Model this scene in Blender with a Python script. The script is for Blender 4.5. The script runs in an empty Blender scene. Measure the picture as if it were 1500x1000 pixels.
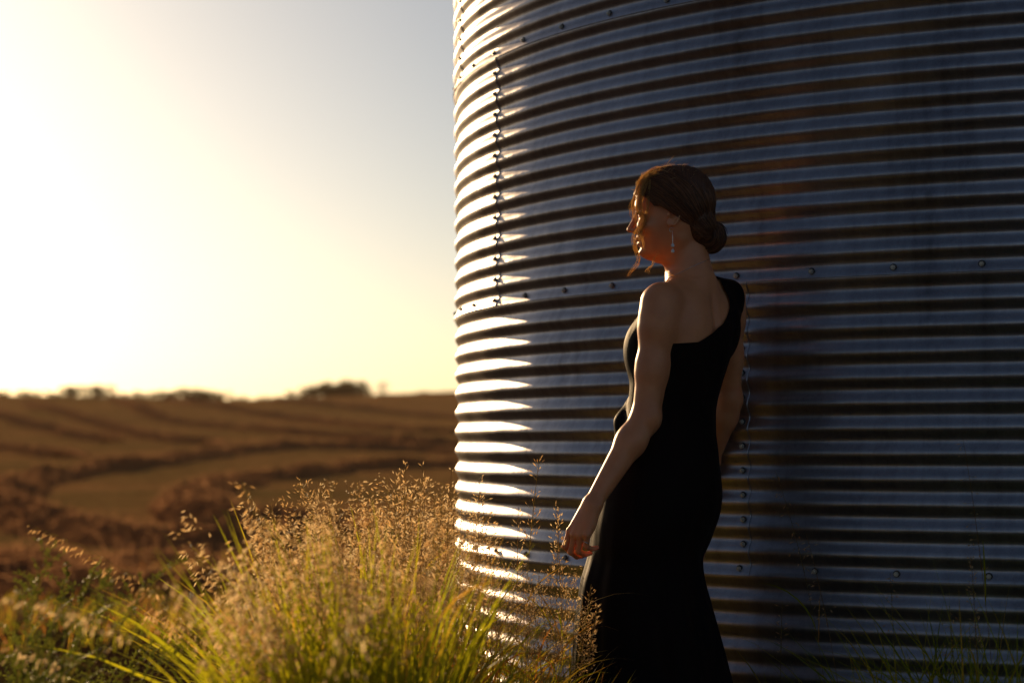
import bpy, bmesh, math, random
import numpy as np
from mathutils import Vector, Matrix
rad = math.radians
random.seed(7); rng = np.random.default_rng(7)
sc = bpy.context.scene
C = sc.collection

# ------------------------------------------------------------------ camera, sky, sun, exposure
CAMZ, FPX, PITCH, ROLL = 1.01, 3014.7, 0.0476, -0.0042
cam_d = bpy.data.cameras.new('camera'); cam = bpy.data.objects.new('camera', cam_d); C.objects.link(cam)
cam_d.sensor_width = 36; cam_d.lens = FPX/1500*36
cam_d.clip_start = 0.1; cam_d.clip_end = 9000
cam.matrix_world = Matrix.Translation((0, 0, CAMZ)) @ Matrix.Rotation(math.pi/2+PITCH, 4, 'X') @ Matrix.Rotation(ROLL, 4, 'Z')
cam_d.dof.use_dof = True; cam_d.dof.focus_distance = 5.35; cam_d.dof.aperture_fstop = 2.8
sc.camera = cam
SUN_AZ, SUN_EL = rad(-24.5), rad(12.0)       # azimuth from +Y (view direction) towards +X
w = bpy.data.worlds.new('World'); sc.world = w; w.use_nodes = True
nt = w.node_tree; bg = nt.nodes['Background']
sky = nt.nodes.new('ShaderNodeTexSky'); sky.sky_type = 'NISHITA'; sky.sun_disc = False
sky.sun_elevation = SUN_EL; sky.sun_rotation = SUN_AZ
sky.air_density = 0.75; sky.dust_density = 1.0; sky.ozone_density = 0.8; sky.altitude = 300
nt.links.new(sky.outputs[0], bg.inputs[0]); bg.inputs[1].default_value = 0.063
sd = bpy.data.lights.new('sun', 'SUN'); sun = bpy.data.objects.new('sun', sd); C.objects.link(sun)
sd.energy = 5.0; sd.angle = rad(0.6); sd.color = (1.0, 0.66, 0.34)
sdir = Vector((math.sin(SUN_AZ)*math.cos(SUN_EL), math.cos(SUN_AZ)*math.cos(SUN_EL), math.sin(SUN_EL)))
sun.rotation_euler = sdir.to_track_quat('Z', 'Y').to_euler()
sc.view_settings.view_transform = 'Standard'; sc.view_settings.look = 'None'
sc.view_settings.exposure = 0.0; sc.view_settings.gamma = 1
sc.render.engine = 'CYCLES'
sc.cycles.max_bounces = 6; sc.cycles.transparent_max_bounces = 6

# ------------------------------------------------------------------ helpers
def ray(px, py):
    x, y = px-750, py-500
    c, s = math.cos(ROLL), math.sin(ROLL)
    x, y = x*c+y*s, -x*s+y*c
    d = FPX; u = -y
    cp, sp = math.cos(PITCH), math.sin(PITCH)
    return np.array([x/(d*cp-u*sp), 1.0, (d*sp+u*cp)/(d*cp-u*sp)])
def at(px, py, Y):
    r = ray(px, py)*Y; r[2] += CAMZ
    return r
def zpix(py, Y=5.22, px=980): return at(px, py, Y)[2]

def tag(o, label=None, cat=None, group=None, kind=None):
    if label: o['label'] = label
    if cat: o['category'] = cat
    if group: o['group'] = group
    if kind: o['kind'] = kind
    return o
def empty(name, loc, label, cat, group=None):
    o = bpy.data.objects.new(name, None); C.objects.link(o); o.location = loc
    return tag(o, label, cat, group)
def npmesh(name, verts, quads=None, tris=None, mats=(), midx=None, parent=None, smooth=False, attrs=None):
    verts = np.asarray(verts, np.float32)
    ls = []; st = []; n = 0
    if quads is not None and len(quads):
        q = np.asarray(quads, np.int32); ls.append(q.ravel()); st.append(np.arange(len(q))*4); n = len(q)*4
    if tris is not None and len(tris):
        t = np.asarray(tris, np.int32); ls.append(t.ravel()); st.append(n+np.arange(len(t))*3)
    loops = np.concatenate(ls); starts = np.concatenate(st).astype(np.int32)
    me = bpy.data.meshes.new(name)
    me.vertices.add(len(verts)); me.vertices.foreach_set('co', verts.ravel())
    me.loops.add(len(loops)); me.loops.foreach_set('vertex_index', loops)
    me.polygons.add(len(starts)); me.polygons.foreach_set('loop_start', starts)
    for m in mats: me.materials.append(m)
    if midx is not None: me.polygons.foreach_set('material_index', np.asarray(midx, np.int32))
    if attrs:
        for k, v in attrs.items():
            a = me.attributes.new(k, 'FLOAT', 'POINT'); a.data.foreach_set('value', np.asarray(v, np.float32))
    me.update(calc_edges=True); me.validate()
    me.polygons.foreach_set('use_smooth', np.full(len(me.polygons), smooth))
    o = bpy.data.objects.new(name, me); C.objects.link(o)
    if parent is not None:
        o.parent = parent
        o.matrix_parent_inverse = Matrix.Translation(-Vector(parent.location)) if parent.parent is None else Matrix.Identity(4)
    return o
def bmobj(name, bm, m, parent=None, smooth=False):
    me = bpy.data.meshes.new(name); bm.to_mesh(me); bm.free(); me.materials.append(m)
    for p in me.polygons: p.use_smooth = smooth
    o = bpy.data.objects.new(name, me); C.objects.link(o)
    if parent is not None: o.parent = parent
    return o

# ------------------------------------------------------------------ materials
def newmat(name):
    m = bpy.data.materials.new(name); m.use_nodes = True
    return m, m.node_tree, m.node_tree.nodes['Principled BSDF']
def L(nt, a, b): nt.links.new(a, b)
def noise(nt, scale, detail=4, rough=.55, coord=None, vscale=None):
    n = nt.nodes.new('ShaderNodeTexNoise'); n.inputs['Scale'].default_value = scale
    n.inputs['Detail'].default_value = detail; n.inputs['Roughness'].default_value = rough
    tc = nt.nodes.new('ShaderNodeTexCoord'); src = tc.outputs[coord or 'Object']
    if vscale:
        mp = nt.nodes.new('ShaderNodeMapping'); mp.inputs['Scale'].default_value = vscale
        L(nt, src, mp.inputs[0]); src = mp.outputs[0]
    L(nt, src, n.inputs['Vector']); return n
def ramp(nt, src, stops):
    r = nt.nodes.new('ShaderNodeValToRGB')
    e = r.color_ramp.elements
    while len(e) < len(stops): e.new(.5)
    for k, (p, c) in enumerate(stops):
        e[k].position = p; e[k].color = (*c, 1) if len(c) == 3 else c
    L(nt, src, r.inputs[0]); return r
def bump(nt, src, dist, strength=1.0, normal=None):
    b = nt.nodes.new('ShaderNodeBump'); b.inputs['Distance'].default_value = dist; b.inputs['Strength'].default_value = strength
    L(nt, src, b.inputs['Height'])
    if normal: L(nt, normal, b.inputs['Normal'])
    return b
def simple(name, col, rough=.6, metal=0., spec=.5):
    m, nt, p = newmat(name)
    p.inputs['Base Color'].default_value = (*col, 1); p.inputs['Roughness'].default_value = rough
    p.inputs['Metallic'].default_value = metal; p.inputs['Specular IOR Level'].default_value = spec
    n = noise(nt, 40, 3)
    r = ramp(nt, n.outputs['Fac'], [(.3, tuple(c*.85 for c in col)), (.7, tuple(min(1, c*1.12) for c in col))])
    L(nt, r.outputs[0], p.inputs['Base Color'])
    return m
def galv():
    m, nt, p = newmat('galvanised_steel')
    p.inputs['Metallic'].default_value = .95
    a = noise(nt, 3.0, 6, .6, vscale=(1, 1, .35))          # broad weathering
    s = noise(nt, 14, 5, .65, vscale=(1, 1, 12))           # rolling streaks round the sheet
    d = noise(nt, 9, 5, .7, vscale=(3, 3, .25))            # rain streaks downwards
    mx = nt.nodes.new('ShaderNodeMix'); mx.data_type = 'FLOAT'; mx.inputs[0].default_value = .5
    L(nt, a.outputs['Fac'], mx.inputs[2]); L(nt, d.outputs['Fac'], mx.inputs[3])
    r = ramp(nt, mx.outputs[0], [(.28, (.20, .185, .20)), (.48, (.37, .348, .37)), (.72, (.50, .47, .50))])
    v = nt.nodes.new('ShaderNodeTexVoronoi'); v.inputs['Scale'].default_value = 260
    tc = nt.nodes.new('ShaderNodeTexCoord'); L(nt, tc.outputs['Object'], v.inputs['Vector'])
    sp = nt.nodes.new('ShaderNodeMix'); sp.data_type = 'RGBA'; sp.blend_type = 'MULTIPLY'; sp.inputs[0].default_value = 1
    hv = ramp(nt, v.outputs['Color'], [(.0, (.86, .86, .86)), (1, (1, 1, 1))])
    L(nt, r.outputs[0], sp.inputs[6]); L(nt, hv.outputs[0], sp.inputs[7])
    L(nt, sp.outputs[2], p.inputs['Base Color'])
    rr = nt.nodes.new('ShaderNodeMapRange'); rr.inputs['To Min'].default_value = .30; rr.inputs['To Max'].default_value = .47
    L(nt, s.outputs['Fac'], rr.inputs[0]); L(nt, rr.outputs[0], p.inputs['Roughness'])
    b0 = bump(nt, s.outputs['Fac'], .0006, .6)
    dn = noise(nt, 2.2, 2, .5)
    b1 = bump(nt, dn.outputs['Fac'], .03, .6, b0.outputs[0])
    dn2 = noise(nt, 11, 3, .6); b2 = bump(nt, dn2.outputs['Fac'], .0022, .6, b1.outputs[0])
    L(nt, b2.outputs[0], p.inputs['Normal'])
    return m
def skinmat():
    m, nt, p = newmat('skin')
    n = noise(nt, 18, 4)
    r = ramp(nt, n.outputs['Fac'], [(.3, (.62, .215, .085)), (.7, (.74, .285, .12))])
    L(nt, r.outputs[0], p.inputs['Base Color'])
    p.inputs['Roughness'].default_value = .45; p.inputs['Subsurface Weight'].default_value = .35
    p.inputs['Subsurface Radius'].default_value = (1, .35, .15); p.inputs['Subsurface Scale'].default_value = .012
    f = noise(nt, 900, 2); b = bump(nt, f.outputs['Fac'], .0004, .4); L(nt, b.outputs[0], p.inputs['Normal'])
    return m
def foliage(name, stops, trans, attr='rnd', tw=.5, rough=.5, gloss=.25):
    m, nt, p = newmat(name)
    a = nt.nodes.new('ShaderNodeAttribute'); a.attribute_name = attr
    r = ramp(nt, a.outputs['Fac'], stops)
    L(nt, r.outputs[0], p.inputs['Base Color']); p.inputs['Roughness'].default_value = rough
    p.inputs['Specular IOR Level'].default_value = gloss
    t = nt.nodes.new('ShaderNodeBsdfTranslucent')
    r2 = ramp(nt, a.outputs['Fac'], trans); L(nt, r2.outputs[0], t.inputs['Color'])
    mix = nt.nodes.new('ShaderNodeMixShader'); mix.inputs[0].default_value = tw
    L(nt, p.outputs[0], mix.inputs[1]); L(nt, t.outputs[0], mix.inputs[2])
    L(nt, mix.outputs[0], nt.nodes['Material Output'].inputs['Surface'])
    return m
M_galv = galv()
M_bolt = simple('zinc_bolt', (.50, .45, .38), .4, .35)
M_rubber = simple('rubber_washer', (.03, .03, .032), .6)
M_conc = simple('concrete', (.30, .28, .25), .9)
M_skin = skinmat()
M_lip = simple('lip_skin', (.42, .13, .11), .4)
M_nail = simple('nail_varnish', (.45, .03, .02), .2)
M_silver = simple('silver', (.8, .8, .78), .18, 1.)
M_pearl = simple('pearl', (.75, .72, .70), .15)
def dressmat():
    m, nt, p = newmat('black_crepe')
    p.inputs['Base Color'].default_value = (.0035, .003, .004, 1); p.inputs['Roughness'].default_value = .55
    p.inputs['Specular IOR Level'].default_value = .03
    p.inputs['Sheen Weight'].default_value = 0; p.inputs['Sheen Roughness'].default_value = .4
    n = noise(nt, 7, 3, .5, vscale=(1, 1, .35)); b = bump(nt, n.outputs['Fac'], .03, .5)
    n2 = noise(nt, 900, 2); b2 = bump(nt, n2.outputs['Fac'], .0006, .5, b.outputs[0])
    L(nt, b2.outputs[0], p.inputs['Normal']); return m
M_dress = dressmat()
M_hair = foliage('auburn_hair', [(0, (.07, .024, .010)), (.5, (.16, .055, .021)), (1, (.30, .11, .042))],
                 [(0, (.16, .06, .02)), (1, (.30, .13, .05))], tw=.25, rough=.42, gloss=.5)
M_hairl = foliage('hair_backlight_tint', [(0, (.42, .24, .09)), (1, (.55, .35, .15))],
                 [(0, (1., .66, .28)), (1, (1., .82, .46))], tw=.65, rough=.4, gloss=.6)  # paler copy of the auburn hair, with the backlit gold put into the colour
M_blade = foliage('grass_blade', [(0, (.045, .075, .010)), (.55, (.085, .115, .014)), (.8, (.16, .13, .025)), (1, (.22, .10, .03))],
                  [(0, (.32, .40, .012)), (.55, (.72, .66, .02)), (.8, (.85, .55, .05)), (1, (.75, .30, .05))], tw=.6)
M_stem = foliage('grass_stem', [(0, (.13, .10, .03)), (1, (.26, .14, .06))], [(0, (.40, .30, .06)), (1, (.5, .27, .10))], tw=.3)
M_seed = foliage('grass_seed_head', [(0, (.30, .17, .08)), (1, (.52, .33, .18))], [(0, (.85, .54, .22)), (1, (1., .82, .50))], tw=.72, gloss=.5)
M_weed = foliage('weed_leaf', [(0, (.035, .06, .012)), (1, (.08, .10, .02))], [(0, (.15, .20, .02)), (1, (.30, .30, .04))], tw=.4)
M_shrub = foliage('shrub_leaf', [(0, (.03, .035, .012)), (1, (.07, .06, .02))], [(0, (.10, .09, .02)), (1, (.2, .15, .04))], tw=.35)
M_bark = simple('bark', (.09, .06, .04), .9)
def fieldmat():
    m, nt, p = newmat('stubble_field')
    a = noise(nt, .06, 6, .68, vscale=(.7, 2.2, 1)); b = noise(nt, 1.4, 6, .7); c = noise(nt, 9, 3, .7)
    ra = ramp(nt, a.outputs['Fac'], [(.35, (.23, .160, .060)), (.52, (.34, .205, .080)), (.7, (.45, .24, .10))])
    rb = ramp(nt, b.outputs['Fac'], [(.3, (.55, .5, .45)), (.7, (1.3, 1.2, 1.1))])
    mx = nt.nodes.new('ShaderNodeMix'); mx.data_type = 'RGBA'; mx.blend_type = 'MULTIPLY'; mx.inputs[0].default_value = 1
    L(nt, ra.outputs[0], mx.inputs[6]); L(nt, rb.outputs[0], mx.inputs[7]); tc = nt.nodes.new('ShaderNodeTexCoord'); sx = nt.nodes.new('ShaderNodeSeparateXYZ'); L(nt, tc.outputs['Object'], sx.inputs[0])
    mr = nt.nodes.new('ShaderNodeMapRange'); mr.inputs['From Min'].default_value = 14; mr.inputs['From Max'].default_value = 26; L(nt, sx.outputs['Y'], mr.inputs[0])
    yd = nt.nodes.new('ShaderNodeMix'); yd.data_type = 'RGBA'; L(nt, mr.outputs[0], yd.inputs[0])      # near soil, darkened to dim its reflection in the bin; stubble beyond
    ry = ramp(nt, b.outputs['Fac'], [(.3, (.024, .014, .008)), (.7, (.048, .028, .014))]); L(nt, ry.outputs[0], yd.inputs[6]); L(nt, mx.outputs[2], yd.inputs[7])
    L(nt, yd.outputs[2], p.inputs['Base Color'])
    p.inputs['Roughness'].default_value = 1; p.inputs['Specular IOR Level'].default_value = 0
    bb = bump(nt, c.outputs['Fac'], .12, .8); b2 = bump(nt, b.outputs['Fac'], .5, .6, bb.outputs[0]); L(nt, b2.outputs[0], p.inputs['Normal'])
    return m
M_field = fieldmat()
def strawmat():
    m, nt, p = newmat('cut_straw')
    b = noise(nt, 3, 6, .75)
    r = ramp(nt, b.outputs['Fac'], [(.3, (.18, .080, .034)), (.6, (.30, .14, .06)), (.8, (.40, .20, .085))])
    L(nt, r.outputs[0], p.inputs['Base Color']); p.inputs['Roughness'].default_value = .9
    p.inputs['Specular IOR Level'].default_value = 0
    bb = bump(nt, b.outputs['Fac'], .12, .6); L(nt, bb.outputs[0], p.inputs['Normal'])
    t = nt.nodes.new('ShaderNodeBsdfTranslucent'); t.inputs['Color'].default_value = (.62, .32, .15, 1)
    mix = nt.nodes.new('ShaderNodeMixShader'); mix.inputs[0].default_value = .35
    L(nt, p.outputs[0], mix.inputs[1]); L(nt, t.outputs[0], mix.inputs[2]); L(nt, mix.outputs[0], nt.nodes['Material Output'].inputs['Surface'])
    return m
M_straw = strawmat()

# ------------------------------------------------------------------ terrain
TY = np.array([-4000, -60, 0, 8, 14, 26, 45, 110, 180, 260, 300, 420, 900, 5000.])
TZ = np.array([-6, -.4, 0, 0, -.35, -.9, -1.1, .3, 3.0, 6.95, 7.2, 4, -10, -40.])
def terr(X, Y):
    X = np.asarray(X, float); Y = np.asarray(Y, float)
    z = 0
    for k in (-2, -1, 0, 1, 2):                      # softened profile
        z = z + np.interp(Y + k*np.clip(np.abs(Y)*.04, 0, 12), TY, TZ)/5
    far = np.clip((Y-70)/80, 0, 1)
    z = z + far*(.35*np.sin(X/17+Y/41) + .25*np.sin(X/9-Y/23+1.3) + .5*np.sin(X/60+.7)*np.clip((Y-90)/120, 0, 1))
    z = z + np.where(Y > 9, .03*np.sin(X*1.7+Y*.9)+.02*np.sin(X*3.1-Y*2.2), 0)
    return z
ys = np.concatenate([-np.geomspace(700, 4, 24), np.linspace(-3, 40, 108), np.geomspace(41, 340, 120), np.geomspace(350, 700, 12)])
xs = np.concatenate([-np.geomspace(600, 42, 22), np.linspace(-40, 40, 161), np.geomspace(42, 600, 22)])
GX, GY = np.meshgrid(xs, ys); GZ = terr(GX, GY)
nx, ny = len(xs), len(ys)
idx = np.arange(nx*ny).reshape(ny, nx)
q = np.stack([idx[:-1, :-1], idx[:-1, 1:], idx[1:, 1:], idx[1:, :-1]], -1).reshape(-1, 4)
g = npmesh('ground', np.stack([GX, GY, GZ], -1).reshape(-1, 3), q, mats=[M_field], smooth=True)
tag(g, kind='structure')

def cast(px, py):
    r = ray(px, py); Ys = np.geomspace(8, 330, 4000)
    z = CAMZ + r[2]*Ys; t = terr(r[0]*Ys, Ys)
    k = np.argmax(z < t)
    if z[k] >= t[k]: k = len(Ys)-1
    return np.array([r[0]*Ys[k], Ys[k]])
ZS = 2.2388
def zp(pts): return [(x/ZS, 530+y/ZS) for x, y in pts]
WIND = [
 ('long straw windrow curving round the left end of the field in a wide loop', zp([(1700,312),(1490,300),(1300,290),(1150,285),(1000,280),(850,288),(700,308),(560,328),(380,352),(230,368),(130,388),(50,415),(12,440),(10,465),(60,505),(160,540),(300,568),(450,592),(620,606),(800,612),(1000,612)]), 1.5, .55),
 ('inner straw windrow doubling back in a tight loop behind the tall grass', zp([(1700,352),(1490,345),(1250,345),(1000,368),(800,392),(690,415),(620,450),(610,492),(700,525),(900,538),(1200,548)]), 1.4, .5),
 ('broad low straw windrow nearest the grass, darkest at its foot', zp([(-300,735),(-100,722),(100,735),(300,765),(500,760),(700,775),(1000,785),(1200,790)]), 1.5, .5),
 ('short straw windrow between the wide loop and the nearest one', zp([(200,690),(330,668),(480,655),(560,645),(700,652),(900,665),(1100,670)]), 1.0, .3),
 ('straw windrow reaching the left edge below the wide loop', zp([(-300,640),(-80,628),(60,640),(180,665),(260,700),(330,720)]), 1.3, .35),
 ('straw windrow fading left just above the wide loop', zp([(-300,250),(-100,270),(60,292),(160,305),(230,312)]), 1.6, .6),
 ('straw windrow running diagonally on the left of the slope', zp([(-100,150),(60,190),(160,222),(260,246),(380,262)]), 1.6, .6),
 ('straw windrow running diagonally across the middle of the slope', zp([(100,138),(250,178),(400,222),(500,248),(580,262),(700,270)]), 1.6, .6),
 ('straw windrow sweeping right across the upper slope', zp([(380,120),(480,160),(560,195),(700,215),(850,225),(1050,240),(1300,262),(1490,275),(1700,285)]), 1.6, .6),
 ('straw windrow high on the right of the slope', zp([(560,128),(730,150),(900,180),(1100,205),(1300,222),(1490,235),(1700,245)]), 1.6, .6),
 ('straw windrow just under the crest on the right', zp([(900,125),(1100,145),(1300,168),(1490,185),(1700,198)]), 1.6, .6),
]
def catmull(P, n):
    P = np.array(P, float); P = np.vstack([2*P[0]-P[1], P, 2*P[-1]-P[-2]]); out = []
    for i in range(1, len(P)-2):
        t = np.linspace(0, 1, n, endpoint=False)[:, None]
        p0, p1, p2, p3 = P[i-1], P[i], P[i+1], P[i+2]
        out.append(.5*((2*p1)+(-p0+p2)*t+(2*p0-5*p1+4*p2-p3)*t**2+(-p0+3*p1-3*p2+p3)*t**3))
    out.append(P[-2][None]); return np.vstack(out)
def windrow(label, pts, wd, hh):
    px = catmull(pts, 10)
    g2 = np.array([cast(*p) for p in px])
    for _ in range(6): g2[1:-1] = (g2[:-2]+2*g2[1:-1]+g2[2:])/4
    s = np.concatenate([[0], np.cumsum(np.hypot(*np.diff(g2, axis=0).T))])
    u = np.arange(0, s[-1], .22); P = np.stack([np.interp(u, s, g2[:, 0]), np.interp(u, s, g2[:, 1])], -1)
    
    for _ in range(12):
        P[3:-3] = sum(P[3+d_:len(P)-3+d_] for d_ in range(-3, 4))/7
    T = np.gradient(P, axis=0); T /= np.linalg.norm(T, axis=1)[:, None]+1e-9; Nn = np.stack([-T[:, 1], T[:, 0]], -1)
    m = 13; v = np.linspace(-1, 1, m)
    def lump(n, k):
        a = rng.normal(size=n); ker = np.hanning(k); return np.convolve(a, ker/np.sqrt((ker**2).sum()), 'same')
    hv = hh*(1+.12*lump(len(u), 25)+.08*lump(len(u), 7)); wv = wd*(1+.10*lump(len(u), 25)); off = .12*lump(len(u), 31)
    prof = (1-np.abs(v)**2.2)
    X = P[:, None, :] + Nn[:, None, :]*(v[None, :, None]*wv[:, None, None]/1.0+off[:, None, None])
    Z = terr(X[..., 0], X[..., 1])-.05 + prof[None]*np.clip(hv, .1, 2)[:, None]*(1+.06*rng.normal(size=(len(u), m)))
    V = np.concatenate([X, Z[..., None]], -1)
    V[..., :2] += rng.normal(size=V[..., :2].shape)*.04
    idx = np.arange(len(u)*m).reshape(-1, m)
    q = np.stack([idx[:-1, :-1], idx[:-1, 1:], idx[1:, 1:], idx[1:, :-1]], -1).reshape(-1, 4)
    V = V.reshape(-1, 3)
    # loose stalks sticking out of the heap
    near = max(10, min(40, 3000/ (P[:, 1].mean()+10)))
    n = int(min(9000, len(u)*near*.3))
    k = rng.integers(0, len(V), n); b = V[k]+rng.normal(size=(n, 3))*.05
    d = rng.normal(size=(n, 3)); d[:, 2] = np.abs(d[:, 2])*.7; d /= np.linalg.norm(d, axis=1)[:, None]; ln = rng.uniform(.12, .35, n)[:, None]
    side = np.cross(d, rng.normal(size=(n, 3))); side /= np.linalg.norm(side, axis=1)[:, None]; side *= .012
    tr = np.stack([b-side, b+side, b+d*ln], 1).reshape(-1, 3)
    o = npmesh('straw_windrow', np.vstack([V, tr]), q, np.arange(n*3).reshape(-1, 3)+len(V), mats=[M_straw])
    tag(o, label, 'windrow', 'windrows of cut straw on the field')
for k, a in enumerate(WIND): windrow(a[0], a[1], a[2]*(.85 if k < 5 else .75), a[3]*(.80 if k < 3 else .62))

# ------------------------------------------------------------------ grass machinery (vectorised)
class Buf:
    def __init__(s): s.v = []; s.q = []; s.m = []; s.r = []; s.n = 0
    def add(s, V, Q, m, r):
        s.v.append(V); s.q.append(Q+s.n); s.m.append(np.full(len(Q), m)); s.r.append(r); s.n += len(V)
    def build(s, name, mats, parent=None):
        return npmesh(name, np.vstack(s.v), np.vstack(s.q), mats=mats, midx=np.concatenate(s.m), parent=parent, attrs={'rnd': np.concatenate(s.r)})
def axisfn(root, lean, ln, bend):
    """root (n,3), lean (n,2) horizontal unit-ish vectors, ln, bend -> function of t (n,S) -> points"""
    def f(t):
        a = bend[:, None]*t                         # bending angle grows along the stem
        a0 = (bend*.15)[:, None]
        hz = ln[:, None]*(t*np.sin(a0+a*.62)); vt = ln[:, None]*t*np.cos(a*.62)
        p = root[:, None, :] + np.concatenate([lean[:, None, :]*hz[..., None], vt[..., None]], -1)
        return p
    return f
def ribbons(buf, f, n, S, width, m, r, cross=False, taper='blade'):
    t = np.broadcast_to(np.linspace(0, 1, S+1)[None], (n, S+1)); P = f(t)
    T = np.gradient(P, axis=1); T /= np.linalg.norm(T, axis=2)[..., None]+1e-9
    az = rng.uniform(0, 2*np.pi, n); W = np.stack([np.cos(az), np.sin(az), np.zeros(n)], -1)[:, None, :]
    for c in range(2 if cross else 1):
        D = np.cross(T, W) if c else W - T*(T*W).sum(-1, keepdims=True)
        D = D/(np.linalg.norm(D, axis=2)[..., None]+1e-9)
        tt = np.linspace(0, 1, S+1)
        wf = (np.clip(1-tt**2.2, .02, 1)*np.clip(.35+2.5*tt, 0, 1)) if taper == 'blade' else (1-.55*tt)
        h = D*(width[:, None]*wf[None]*.5)[..., None]
        V = np.stack([P-h, P+h], 2).reshape(-1, 3)
        i = (np.arange(n)[:, None]*(S+1)+np.arange(S)[None]).ravel()*2
        Q = np.stack([i, i+1, i+3, i+2], -1); buf.add(V, Q, m, np.repeat(r, (S+1)*2))
def panicles(buf, f, lean, n, M, ln, top, spread, droop, sl, sw, m, r):
    """M spikelets on each of n stems over the top fraction of the stem, pedicels included"""
    t = 1-top*rng.uniform(0, 1, (n, M))**.85
    A = f(t); A2 = f(np.clip(t+.02, 0, 1.02)); T = A2-A; T /= np.linalg.norm(T, axis=2)[..., None]+1e-9
    az = rng.uniform(0, 2*np.pi, (n, M)); frac = (1-t)/top
    out = np.stack([np.cos(az), np.sin(az), np.zeros((n, M))], -1)
    Lv = np.concatenate([np.broadcast_to(lean[:, None, :], (n, M, 2)), np.zeros((n, M, 1))], -1)
    br = (spread[:, None]*(.25+.75*np.sqrt(frac))*rng.uniform(.25, 1, (n, M)))[..., None]
    dr = droop[:, None, None]
    Bd = out*.8 + T*(.9-.9*dr) + Lv*dr*1.0 - np.array([0, 0, 1.])*dr*rng.uniform(.1, .9, (n, M, 1))
    Bd /= np.linalg.norm(Bd, axis=2)[..., None]
    B = A + Bd*br
    Sd = Bd*.6 + T*.5*(1-dr) + Lv*dr*.3 - np.array([0, 0, 1.])*dr*.8 + rng.normal(size=(n, M, 3))*.22
    Sd /= np.linalg.norm(Sd, axis=2)[..., None]
    le = (sl*rng.uniform(.65, 1.3, (n, M)))[..., None]; wi = (sw*rng.uniform(.7, 1.3, (n, M)))[..., None]
    X1 = np.cross(Sd, rng.normal(size=(n, M, 3))); X1 /= np.linalg.norm(X1, axis=2)[..., None]; X2 = np.cross(Sd, X1)
    R = np.repeat(np.clip(r[:, None]+rng.normal(size=(n, M))*.2, 0, 1).ravel(), 4)
    for X in (X1, X2):
        V = np.stack([B, B+Sd*le*.42+X*wi*.5, B+Sd*le, B+Sd*le*.42-X*wi*.5], 2).reshape(-1, 3)
        buf.add(V, np.arange(len(V)).reshape(-1, 4), m, R)
    h = X1*.00035
    V = np.stack([A-h, A+h, B+h, B-h], 2).reshape(-1, 3); buf.add(V, np.arange(len(V)).reshape(-1, 4), 1, R)
MATS = [M_blade, M_stem, M_seed]
def grass(buf, n_st, n_bl, root_fn, lean_fn, h_fn, bl_h, bend=(.5, 1.2), M=70, top=.26, spread=.05, droop=.5, sl=.013, sw=.0032, bw=.007, dry=.35, bs=.6):
    if n_st:
        root = root_fn(n_st); lean = lean_fn(root); bd = rng.uniform(*bend, n_st); ln = h_fn(root)*rng.uniform(.80, 1.03, n_st)/np.cos(.5*bd)
        f = axisfn(root, lean, ln, bd); r = rng.uniform(0, 1, n_st)
        ribbons(buf, f, n_st, 9, rng.uniform(.0014, .0022, n_st), 1, r, True, 'stem')
        panicles(buf, f, lean, n_st, M, ln, top, spread*rng.uniform(.6, 1.3, n_st), np.clip(droop+rng.normal(size=n_st)*.15, 0, 1), sl, sw, 2, r)
        # two stem leaves each
        for k in range(2):
            tt = rng.uniform(.25, .6, n_st); b = f(tt[:, None])[:, 0]; az = rng.uniform(0, 2*np.pi, n_st); l2 = np.stack([np.cos(az), np.sin(az)], -1)*.8+lean*.5
            f2 = axisfn(b, l2, rng.uniform(.12, .3, n_st), rng.uniform(1.0, 2.4, n_st))
            ribbons(buf, f2, n_st, 6, rng.uniform(.004, bw, n_st), 0, np.clip(rng.beta(2, 2, n_st)+dry*.6, 0, 1))
    if n_bl:
        root = root_fn(n_bl); az = rng.uniform(0, 2*np.pi, n_bl); lean = lean_fn(root)*.7+np.stack([np.cos(az), np.sin(az)], -1)*bs
        f = axisfn(root, lean, rng.uniform(*bl_h, n_bl)*np.clip(h_fn(root), .3, 1.1), rng.uniform(.5, 1.9, n_bl))
        ribbons(buf, f, n_bl, 7, rng.uniform(bw*.6, bw*1.3, n_bl), 0, np.clip(rng.beta(2, 3, n_bl)*.9+dry*rng.uniform(0, 1, n_bl)**2, 0, 1))
def zfix(p): p[:, 2] = terr(p[:, 0], p[:, 1])-.02; return p

def spot(px, Y): return at(px, 500, Y)[:2]
def patch(px0, px1, Y0, Y1):
    def f(n):
        u = rng.uniform(px0, px1, n); Y = rng.uniform(Y0, Y1, n); X = (u-750)/FPX*Y
        return zfix(np.stack([X, Y, np.zeros(n)], -1))
    return f
def ppx(p): return 750+p[:, 0]/p[:, 1]*FPX
def lean_l(k): return lambda r: np.stack([-k+rng.normal(size=len(r))*.35, rng.normal(size=len(r))*.4-.1], -1)
def hprof(xs_, ys_):          # plant height from the outline of the clump along its length
    return lambda r: np.clip(1.01-(np.interp(ppx(r), xs_, ys_)-645)/FPX*r[:, 1], .1, 1.3)

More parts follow.
